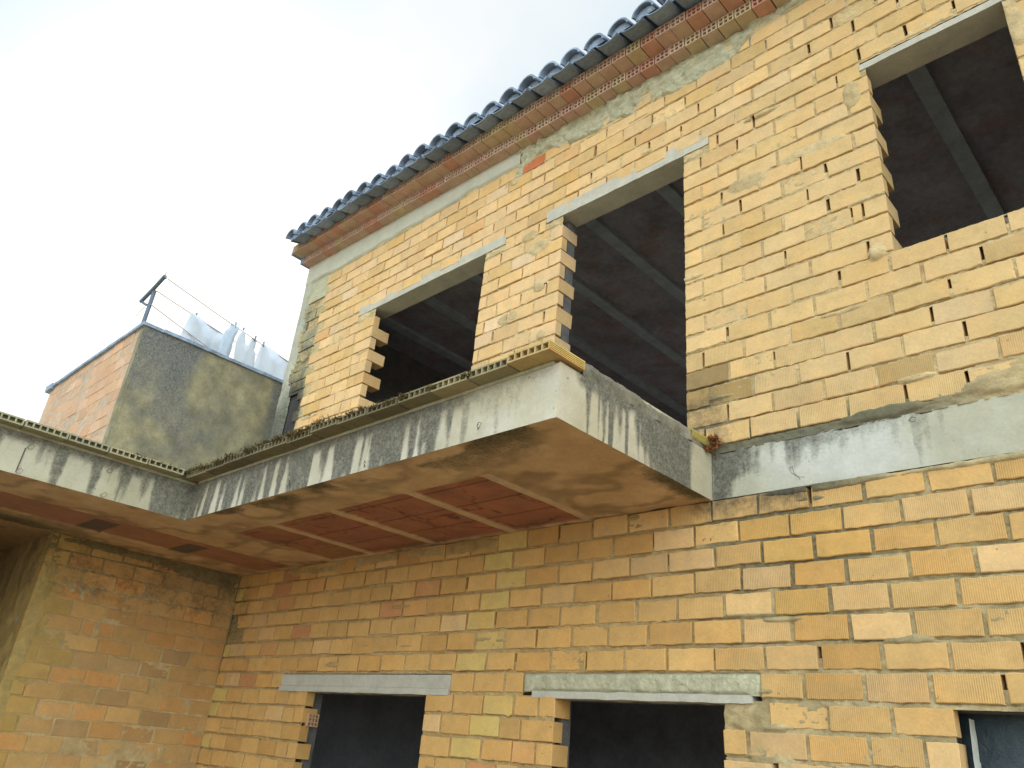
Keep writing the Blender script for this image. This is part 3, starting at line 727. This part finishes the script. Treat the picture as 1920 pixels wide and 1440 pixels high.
grid('soffit', HF, XLs, XRs, YF, 0.002, .014, sofm, house, d_sof, c_sof, st_sof)['label'] = 'underside of the balcony with red ceramic panels between concrete joists'
grid('soffit', HF, -4.42, XLs, -6, 0.002, .018, sofm, house, d_sof, c_sof, st_sof)['label'] = 'underside of the wing roof slab with two dark hollows'
mb = MB(); mb.box(-7.2, -4.42, -6, .16, ZB-.0, ZB+.03); mb.build('ceiling', MT['soffit'], house)

# --- wing wall
def sp_w(u, v, k):
    if u > 1.40+.10*math.sin(k*1.7): return (mixc((.44, .28, .09), (.38, .25, .08), random.random()), .0)
    return None
brickwork('wall', WING, 0.01, 1.60, 0.006, -18, 7, (.05, .175), [], 'wing', house, 'smeared ochre brick wall of the side wing under the slab', jt=(.006, .014), head=.013, proud=.0015, special=sp_w, ribf=lambda u, v: 0.1)
PW = [(.35, .76, .5, .06, .006), (1.0, .78, .6, .035, .006), (1.26, .03, .06, .04, .004), (1.08, .16, .03, .06, .004), (1.25, .40, .02, .04, .004), (.12, .75, .12, .1, .006), (1.54, .2, .06, .5, .0045), (1.56, -.5, .05, .5, .0045)]
for i in range(16): PW.append((random.uniform(0, 1.5), random.uniform(-.7, .7), random.uniform(.03, .09), random.uniform(.01, .02), random.uniform(.003, .005)))
def d_w(U, V):
    n = fbm(U*50+2, V*50, 3)-.5; d = -.0018+n*.006+(fbm(U*3.3, V*4, 3)-.5)*.004; ph = patches_h(U, V, PW)
    return np.where(ph > .001, np.maximum(d, ph+n*.005), d)
def c_w(U, V):
    c = c_mortar((.38, .27, .12), (.50, .37, .19), 4)(U, V)
    y = sstep(1.30, 1.5, U+.12*(fbm(U*6, V*6, 3)-.5))[..., None]*.8; c = c*(1-y)+np.array([.38, .27, .09])*y
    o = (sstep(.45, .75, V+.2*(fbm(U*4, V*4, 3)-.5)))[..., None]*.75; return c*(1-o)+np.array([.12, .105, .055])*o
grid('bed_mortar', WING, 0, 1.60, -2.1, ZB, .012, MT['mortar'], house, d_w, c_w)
# return (jamb) of the opening in the wing wall, rough yellow brick
JB = Frame((-4.4, -1.60, 0), (-1, 0, 0), (0, -1, 0))
def d_j(U, V): return (fbm(U*9, V*6, 4)-.5)*.04+.02*(1-V)*.7-.02
def c_j(U, V):
    t = fbm(U*7, V*7, 4)[..., None]; c = np.array([.44, .29, .10])*(1-t)+np.array([.36, .25, .09])*t; k = sstep(.10, .45, V-.62+U*.75+.2*(fbm(U*4, V*4, 3)-.5))[..., None]*.4; return c*(1-k)+np.array([.24, .16, .09])*k
grid('jamb', JB, 0, 1.5, -2.1, .815, .016, MT['mortar'], house, d_j, c_j)
mb = MB(); mb.box(-4.66, -4.415, -1.58, 0, -2.1, ZB-.01); mb.box(-4.66, -4.415, -6, -2.9, -2.1, ZB-.01); mb.build('wall', MT['interior'], house)['label'] = 'inner leaf of the wing wall'
mb = MB(); mb.box(-7.2, -7.1, -6, .16, -2.1, ZB-.01); mb.box(-7.1, -4.66, -.5, -.4, -2.1, ZB-.01); mb.box(-7.1, -4.66, -6.0, -5.9, -2.1, ZB-.01); mb.build('partition', MT['redroom'], house)

# --- perforated edge bricks on the slab
mb = MB()
def rcol():
    r = random.random(); return mixc((.20, .17, .10), (.33, .27, .15), r)
x = XRs+.022
first = True
while x > -2.90:
    wd = .245; cx = x-wd/2; c = (.42, .30, .13) if first else rcol()
    if cx < -.3: c = mixc(c, (.12, .10, .055), random.uniform(.3, .8))
    hollow_end(mb, cx, -1.324+(0 if first else random.uniform(-.012, .014)), 1.078+random.uniform(-.003, .004), w=wd-.004, h=.043, depth=.235, col=c, holes=(6, 1), t=.008)
    x -= .25; first = False
y = -1.36
while y > -5.9:
    c = mixc((.24, .23, .15), (.34, .30, .18), random.random())
    hollow_end(mb, y-.123, XLs+.09+random.uniform(-.01, .01), 1.078+random.uniform(-.003, .003), w=.242, h=.043, depth=.235, col=c, axis='x', holes=(6, 1), t=.009); y -= .25
mb.build('edge_brick_course', MT['cornice'], house, use_col=True)
# grooved side of the end brick and of the brick by the door jamb
mb2 = MB(); mb = MB()
for k in range(5):
    z = 1.078+.0088*k; mb.box(XRs+.0185, XRs+.024, -1.326, -1.095, z+.001, z+.0062, (*mixc((.52, .38, .12), (.50, .24, .09), random.random()), 0))
for k in range(4):
    z = 1.098+.009*k; mb2.box(XRs-.002, XRs+.010, -.20, -.03, z+.001, z+.0065, (*mixc((.46, .38, .09), (.40, .32, .10), random.random()), 0))
mb2.box(XRs-.20, XRs+.006, -.20, -.03, 1.092, 1.14, (.36, .28, .09, 0))
for q in (mb, mb2): q.build('grooved_brick', MT['cornice'], house, use_col=True)
# rough screed strip on the side edge and bedding under the edge bricks
def scr(U, V): return .0+(fbm(U*14, V*14, 4)-.5)*.03-.02*sstep(.05, .09, V-ZT)
top_s = lambda U: 1.148+.02*(fbm(U*9, U*0, 3)-.5)*2
grid('screed_edge', SIDE, -1.08, -.0, ZT+.004, 1.17, .0095, MT['concrete'], house, lambda U, V: scr(U, V)-.002, ccol((.20, .175, .12), (.30, .26, .19), 6), lambda U, V: np.clip(.55+.5*(fbm(U*6, V*6, 3)-.5), 0, 1), keep=lambda U, V: V < top_s(U))
mb = MB(); mb.box(-2.9, XRs-.03, -1.236, .0, ZT-.002, 1.079); mb.box(-2.9, XRs-.022, -1.10, 0, 1.07, 1.15); mb.box(-4.5, XLs+.004, -5.9, -1.0, ZT-.002, 1.079); mb.box(-9, XLs-.1, -5.9, .0, ZT-.001, 1.12)
mb.build('screed', MT['rough'], house)

# --- rusty tie wires sticking out of the concrete
def loop_wire(p, n, pts2, r=.0016):
    p = Vector(p); n = Vector(n); u = Vector((0, 0, 1)).cross(n); mb = MB()
    mb.tube([p+u*a+Vector((0, 0, 1))*b+n*c for a, b, c in pts2], r, 5); mb.build('tie_wire', MT['rust'], house)
lp = [(0, 0, 0), (.004, .01, .014), (.016, .022, .02), (.028, .014, .018), (.022, -.006, .02), (.008, -.01, .012), (.004, 0, .004)]
for x, z in ((-.127, .862), (-.95, .835), (-1.66, .85)): loop_wire((x, YF, z), (0, -1, 0), [(a*random.uniform(.8, 1.3), b, c) for a, b, c in lp])
for y, z in ((-2.283, .985), (-2.295, .828), (-1.811, .985), (-1.80, .825)): loop_wire((XLs, y, z), (1, 0, 0), [(a*1.2, b, c) for a, b, c in lp])
loop_wire((.79, 0, .852), (0, -1, 0), [(0, 0, 0), (-.005, .01, .012), (-.03, .03, .02), (-.04, .055, .02), (-.025, .06, .018), (-.02, .03, .02), (0, .005, .024), (.03, -.002, .02)], .0013)
loop_wire((1.298, 0, 1.032), (0, -1, 0), [(0, 0, 0), (.01, .012, .01), (.03, .008, .012), (.028, -.008, .01), (.012, -.01, .01), (-.002, 0, .01), (.02, .018, .012)], .0013)
mb = MB(); mb.tube([(XLs+.004, -2.288, .98), (XLs+.005, -2.292, .84)], .003, 5); mb.build('tie_wire', MT['rust'], house)

# --- ground floor opening details: the turned perforated brick, whitewashed jamb and dark sheet
mb = MB(); hollow_end(mb, .085, L1[0]+.016, -.365, w=.09, h=.088, depth=.05, col=(.44, .27, .16), axis='x', holes=(3, 3), t=.009)
mb.build('perforated_brick', MT['cornice'], house, use_col=True)
WJ = Frame((1.318, 0, 0), (0, 1, 0), (1, 0, 0))
grid('jamb_lining', WJ, .03, .16, -1.3, -.16, .012, MT['white'], house, lambda U, V: .012*(fbm(U*9, V*9, 3)-.5)+.012, keep=lambda U, V: (U < .10+.05*fbm(V*10, U*4, 3)) & (U > .045+.02*fbm(V*14, U, 3)))
SH = Frame((0, .20, 0), (1, 0, 0), (0, -1, 0))
grid('plastic_sheet', SH, 1.2, 2.5, -1.3, -.1, .03, MT['sheet'], house, lambda U, V: .05*(fbm(U*4, V*4, 3)-.5))

# ------------------------------------------------------------------ moss on the slab corner (nobody could count it)
def blades(pts, n, l, m, name, parent=None, w=.003):
    V_ = []; F_ = []
    for (p, spread) in pts:
        for i in range(n):
            a = random.uniform(0, 6.28); q = Vector(p)+Vector((random.gauss(0, spread), random.gauss(0, spread*.4), random.gauss(0, .004)))
            d = Vector((math.cos(a)*.8, math.sin(a)*.8, random.uniform(-.3, 1.1))).normalized()*l*random.uniform(.5, 1.3); s = d.cross(Vector((0, 0, 1))).normalized()*w
            k = len(V_); V_ += [q-s, q+s, q+d*.6+s*.8+Vector((0, 0, -.002)), q+d, q+d*.6-s*.8]; F_ += [(k, k+1, k+2, k+3, k+4)]
    return link_mesh(name, V_, F_, m, parent)
pp = [((x, -1.30+random.uniform(-.03, .02), 1.115+random.uniform(-.01, .012)), .03) for x in np.arange(-2.9, -1.15, .04)] + [((x, -1.318, 1.105+random.uniform(-.02, .012)), .02) for x in np.arange(-1.15, -.1, .11) if random.random() < .7] + [((XLs+.05+random.uniform(-.02, .03), y, 1.11), .03) for y in np.arange(-1.7, -1.3, .06)]
tag(blades(pp, 85, .024, MT['moss'], 'moss'), 'dry brown moss along the slab edge at the inner corner', 'moss', kind='stuff')
pl = tag(blades([((.345, -.03, 1.10), .028), ((.36, -.035, 1.13), .02), ((.34, -.06, 1.07), .02)], 120, .028, MT['dryleaf'], 'dry_plant', w=.0045), 'dead rust brown weed where the balcony slab meets the wall', 'plant')
tag(blades([((-4.05, -1.27, 1.16), .02)], 60, .05, MT['moss'], 'dry_weed', w=.003), 'withered little weed growing on the roof slab below the rendered wall', 'plant')

# ------------------------------------------------------------------ roof-terrace building behind
BX, BY, BZ = -5.27, -1.2, 3.166
shed = tag(empty('rooftop_building', (BX-1.4, BY, 1.12)), 'small rooftop building with one brick face and one mossy grey rendered face', 'building')
BF = Frame((BX, BY, 0), (1, 0, 0), (0, -1, 0))
def sp_b(u, v, k): return None
PITCH_SAVE = PITCH_C; PITCH_C = .135
brickwork('brick_wall', BF, -2.72, -.10, 1.13, 0, 15, (0.03, .16), [], 'box', shed, length=.27, jt=(.004, .02), head=.012, proud=.002, ribf=lambda u, v: 0)
PITCH_C = PITCH_SAVE
def d_bx(U, V): return .0015+(fbm(U*30, V*30, 3)-.5)*.007+(fbm(U*2.3, V*2.3, 3)-.5)*.008
grid('bed_mortar', BF, -2.74, 0, 1.10, BZ-.02, .02, MT['mortar'], shed, d_bx, c_mortar((.42, .31, .22), (.48, .36, .26), 3))
RF = Frame((BX+.012, 0, 0), (0, 1, 0), (1, 0, 0))
def st_r(U, V):
    s = .75*sstep(.42, .62, fbm(U*2.0+5, V*1.7, 4)+.12*sstep(2.3, 3.1, V)-.05)
    for u, wd in ((.55, .16), (1.25, .10), (-.75, .20), (1.9, .1)): s = np.maximum(s, .85*np.exp(-((U-u+.04*np.sin(V*5))/wd)**4)*sstep(1.9, 2.6, V))
    cl = np.exp(-((U-.20)/.09)**4)+np.exp(-((U-1.0)/.06)**4); s = s+.3*sstep(2.6, 3.1, V); return np.clip(s*(1-.8*np.clip(cl, 0, 1))*.8, 0, 1)
grid('rendered_wall', RF, BY-.012, 2.9, 1.10, BZ-.03, .03, MT['oldrender'], shed, lambda U, V: (fbm(U*7, V*7, 4)-.5)*.02, None, st_r)
mb = MB(); mb.box(BX-2.73, BX+.004, BY+.02, 2.9, 1.10, BZ-.04); mb.box(BX-.10, BX+.012, BY-.004, BY+.02, 1.10, BZ-.03); mb.build('wall', MT['oldrender'], shed)
mb = MB(); n = 9
for i in range(n):
    a = BX-2.76+(2.79)*i/n; b = BX-2.76+2.79*(i+1)/n-.004; dz = random.uniform(-.004, .004)
    mb.box(a, b, BY-.035, BY+.18, BZ-.035+dz, BZ+dz, jit=.002)
for i in range(13):
    a = BY+.18+.31*i; mb.box(BX-.17, BX+.035, a, a+.306, BZ-.035, BZ+random.uniform(-.003, .003), jit=.002)
mb.box(BX-2.83, BX-2.60, BY-.05, BY+.1, BZ-.06, BZ+.012, jit=.006)
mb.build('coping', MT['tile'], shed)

# clothesline on its roof
cl = tag(empty('clothesline', (-6.07, -1.0, 3.1)), 'leaning steel clothesline post with a crossbar and three cords on the rooftop', 'clothesline')
mb = MB(); mb.tube([(-6.085, -1.0, 3.10), (-6.075, -1.0, 3.42), (-6.06, -1.0, 3.95)], .023, 8); mb.build('post', MT['galv'], cl)
mb = MB(); mb.tube([(-6.345, -1.02, 3.90), (-6.06, -1.02, 3.962), (-5.80, -1.02, 4.035)], .023, 8); mb.build('crossbar', MT['galv'], cl)
mb = MB(); mb.tube([(-6.34, -1.02, 3.90), (-6.20, -1.0, 3.815), (-6.07, -1.0, 3.77)], .014, 8); mb.build('brace', MT['galv'], cl)
mb = MB(); mb.tube([(-6.22, -1.0, 3.80), (-6.30, -1.02, 3.74), (-6.33, -1.03, 3.70), (-6.28, -1.02, 3.71), (-6.20, -1.0, 3.78)], .003, 5); mb.build('cord_end', MT['cord'], cl)
mb = MB(); mb.tube([(-5.80, -1.02, 4.03), (-5.765, -1.02, 4.01), (-5.75, -1.02, 3.985)], .010, 6); mb.tube([(-5.83, -1.02, 4.03), (-5.80, -1.02, 4.09)], .004, 5); mb.build('hook', MT['galv'], cl)
WA = (np.array((-5.74, -1.0, 3.985)), np.array((-7.129, 1.5, 4.355))); WB = (np.array((-6.004, -1., 3.931)), np.array((-7.412, 1.5, 4.348))); WC = (np.array((-6.026, -1., 3.755)), np.array((-7.197, 1.5, 3.801)))
for a, b in (WA, WB, WC):
    mb = MB(); mb.tube([a+(b-a)*t-np.array((0, 0, .02*math.sin(math.pi*min(t, 1)))) for t in np.linspace(0, 1.3, 14)], .0055, 5); mb.build('cord', MT['cord'], cl)
mb = MB(); mb.tube([WA[0]+(WA[1]-WA[0])*.40+np.array((0, 0, z))+np.array((.01*math.sin(z*90), .01*math.cos(z*70), 0)) for z in np.linspace(0, -.10, 9)], .003, 5); mb.build('loose_string', MT['cord'], cl)
def washing(outline, W, m, name, label, cat, group=None):
    """cloth of a given outline hanging from a cord: outline in (distance along cord m, drop below cord m)"""
    a, b = W; d = (b-a); Lh = np.linalg.norm(d); d = d/Lh; nrm = np.cross(d, (0, 0, 1)); nrm /= np.linalg.norm(nrm)
    from mathutils.geometry import tessellate_polygon
    # resample outline finely, triangulate with inner grid
    pts = []
    n = len(outline)
    for i in range(n):
        p, q = np.array(outline[i]), np.array(outline[(i+1) % n]); k = max(1, int(np.linalg.norm(q-p)/.04))
        for j in range(k): pts.append(p+(q-p)*j/k)
    import bmesh
    bm = bmesh.new()
    vs = [bm.verts.new((p[0], p[1], 0)) for p in pts]; f = bm.faces.new(vs)
    bmesh.ops.triangulate(bm, faces=[f])
    bmesh.ops.subdivide_edges(bm, edges=bm.edges[:], cuts=2, use_grid_fill=True)
    for v in bm.verts:
        s, t = v.co.x, v.co.y; off = .010*math.sin(s*21+t*3)*min(1, abs(t)*5)+.01*math.sin(s*9+1)+.03*t*t
        P = a+d*s+np.array((0, 0, t))+nrm*off; v.co = Vector(P)
    me = bpy.data.meshes.new(name); bm.to_mesh(me); bm.free()
    me.materials.append(m); me.polygons.foreach_set('use_smooth', [True]*len(me.polygons))
    o = bpy.data.objects.new(name, me); C.objects.link(o); so_ = o.modifiers.new('thickness', 'SOLIDIFY'); so_.thickness = .003
    return tag(o, label, cat, group)
G = 'washing hung out on the rooftop'
# distances along each cord (metres) and drops
washing([(.62, .005), (1.02, -.01), (1.42, -.03), (1.52, -.10), (1.50, -.30), (1.45, -.75), (.55, -.62), (.58, -.30)], WB, MT['cloth'], 'bed_sheet', 'large white sheet pegged on the middle cord nearest the post', 'laundry', G)
washing([(1.22, -.01), (1.36, .0), (1.37, -.06), (1.33, -.16), (1.33, -.20), (1.28, -.50), (1.12, -.50), (1.16, -.14), (1.20, -.09)], WA, MT['cloth2'], 'shirt', 'narrow pale shirt hung by its hem between the large sheet and the vest', 'laundry', G)
washing([(1.45, .0), (1.50, -.015), (1.54, -.10), (1.56, -.15), (1.60, -.165), (1.64, -.14), (1.68, -.03), (1.72, .0), (1.80, -.01), (1.80, -.15), (1.84, -.19), (1.88, -.48), (1.42, -.50), (1.38, -.22), (1.40, -.10)], WA, MT['cloth'], 'vest', 'white vest with two straps pegged up on the far cord', 'laundry', G)
washing([(1.92, -.0), (2.1, .0), (2.62, .0), (2.62, -.50), (1.84, -.50), (1.88, -.16)], WA, MT['cloth'], 'towel', 'white towel hanging beside the corner of the brick house', 'laundry', G)
peg0 = None
for W, s, lb in ((WB, .72, 'clothes peg holding the large sheet'), (WA, 1.30, 'clothes peg on the narrow shirt'), (WA, 1.47, 'clothes peg on the near strap of the vest'), (WA, 1.75, 'clothes peg on the far strap of the vest'), (WA, 1.95, 'clothes peg on the near corner of the towel')):
    a, b = W; d = (b-a)/np.linalg.norm(b-a)
    if peg0 is None:
        mb = MB(); mb.box(-.008, -.001, -.006, .006, -.045, .035, jit=.001); mb.box(.001, .008, -.006, .006, -.045, .035, jit=.001); mb.tube([(-.009, 0, .0), (.009, 0, .0)], .006, 6)
        peg0 = mb.build('clothes_peg', MT['peg']); o = peg0
    else: o = peg0.copy(); C.objects.link(o)
    o.location = Vector(a+d*s)+Vector((0, 0, .005)); o.rotation_euler = (0, random.uniform(-.3, .3), random.uniform(0, 1)); tag(o, lb, 'clothes peg', 'pegs on the clothesline')

# ------------------------------------------------------------------ ground
link_mesh('ground', [(-300, -300, -2.1), (300, -300, -2.1), (300, 300, -2.1), (-300, 300, -2.1)], [(0, 1, 2, 3)], MT['ground'])['kind'] = 'structure'
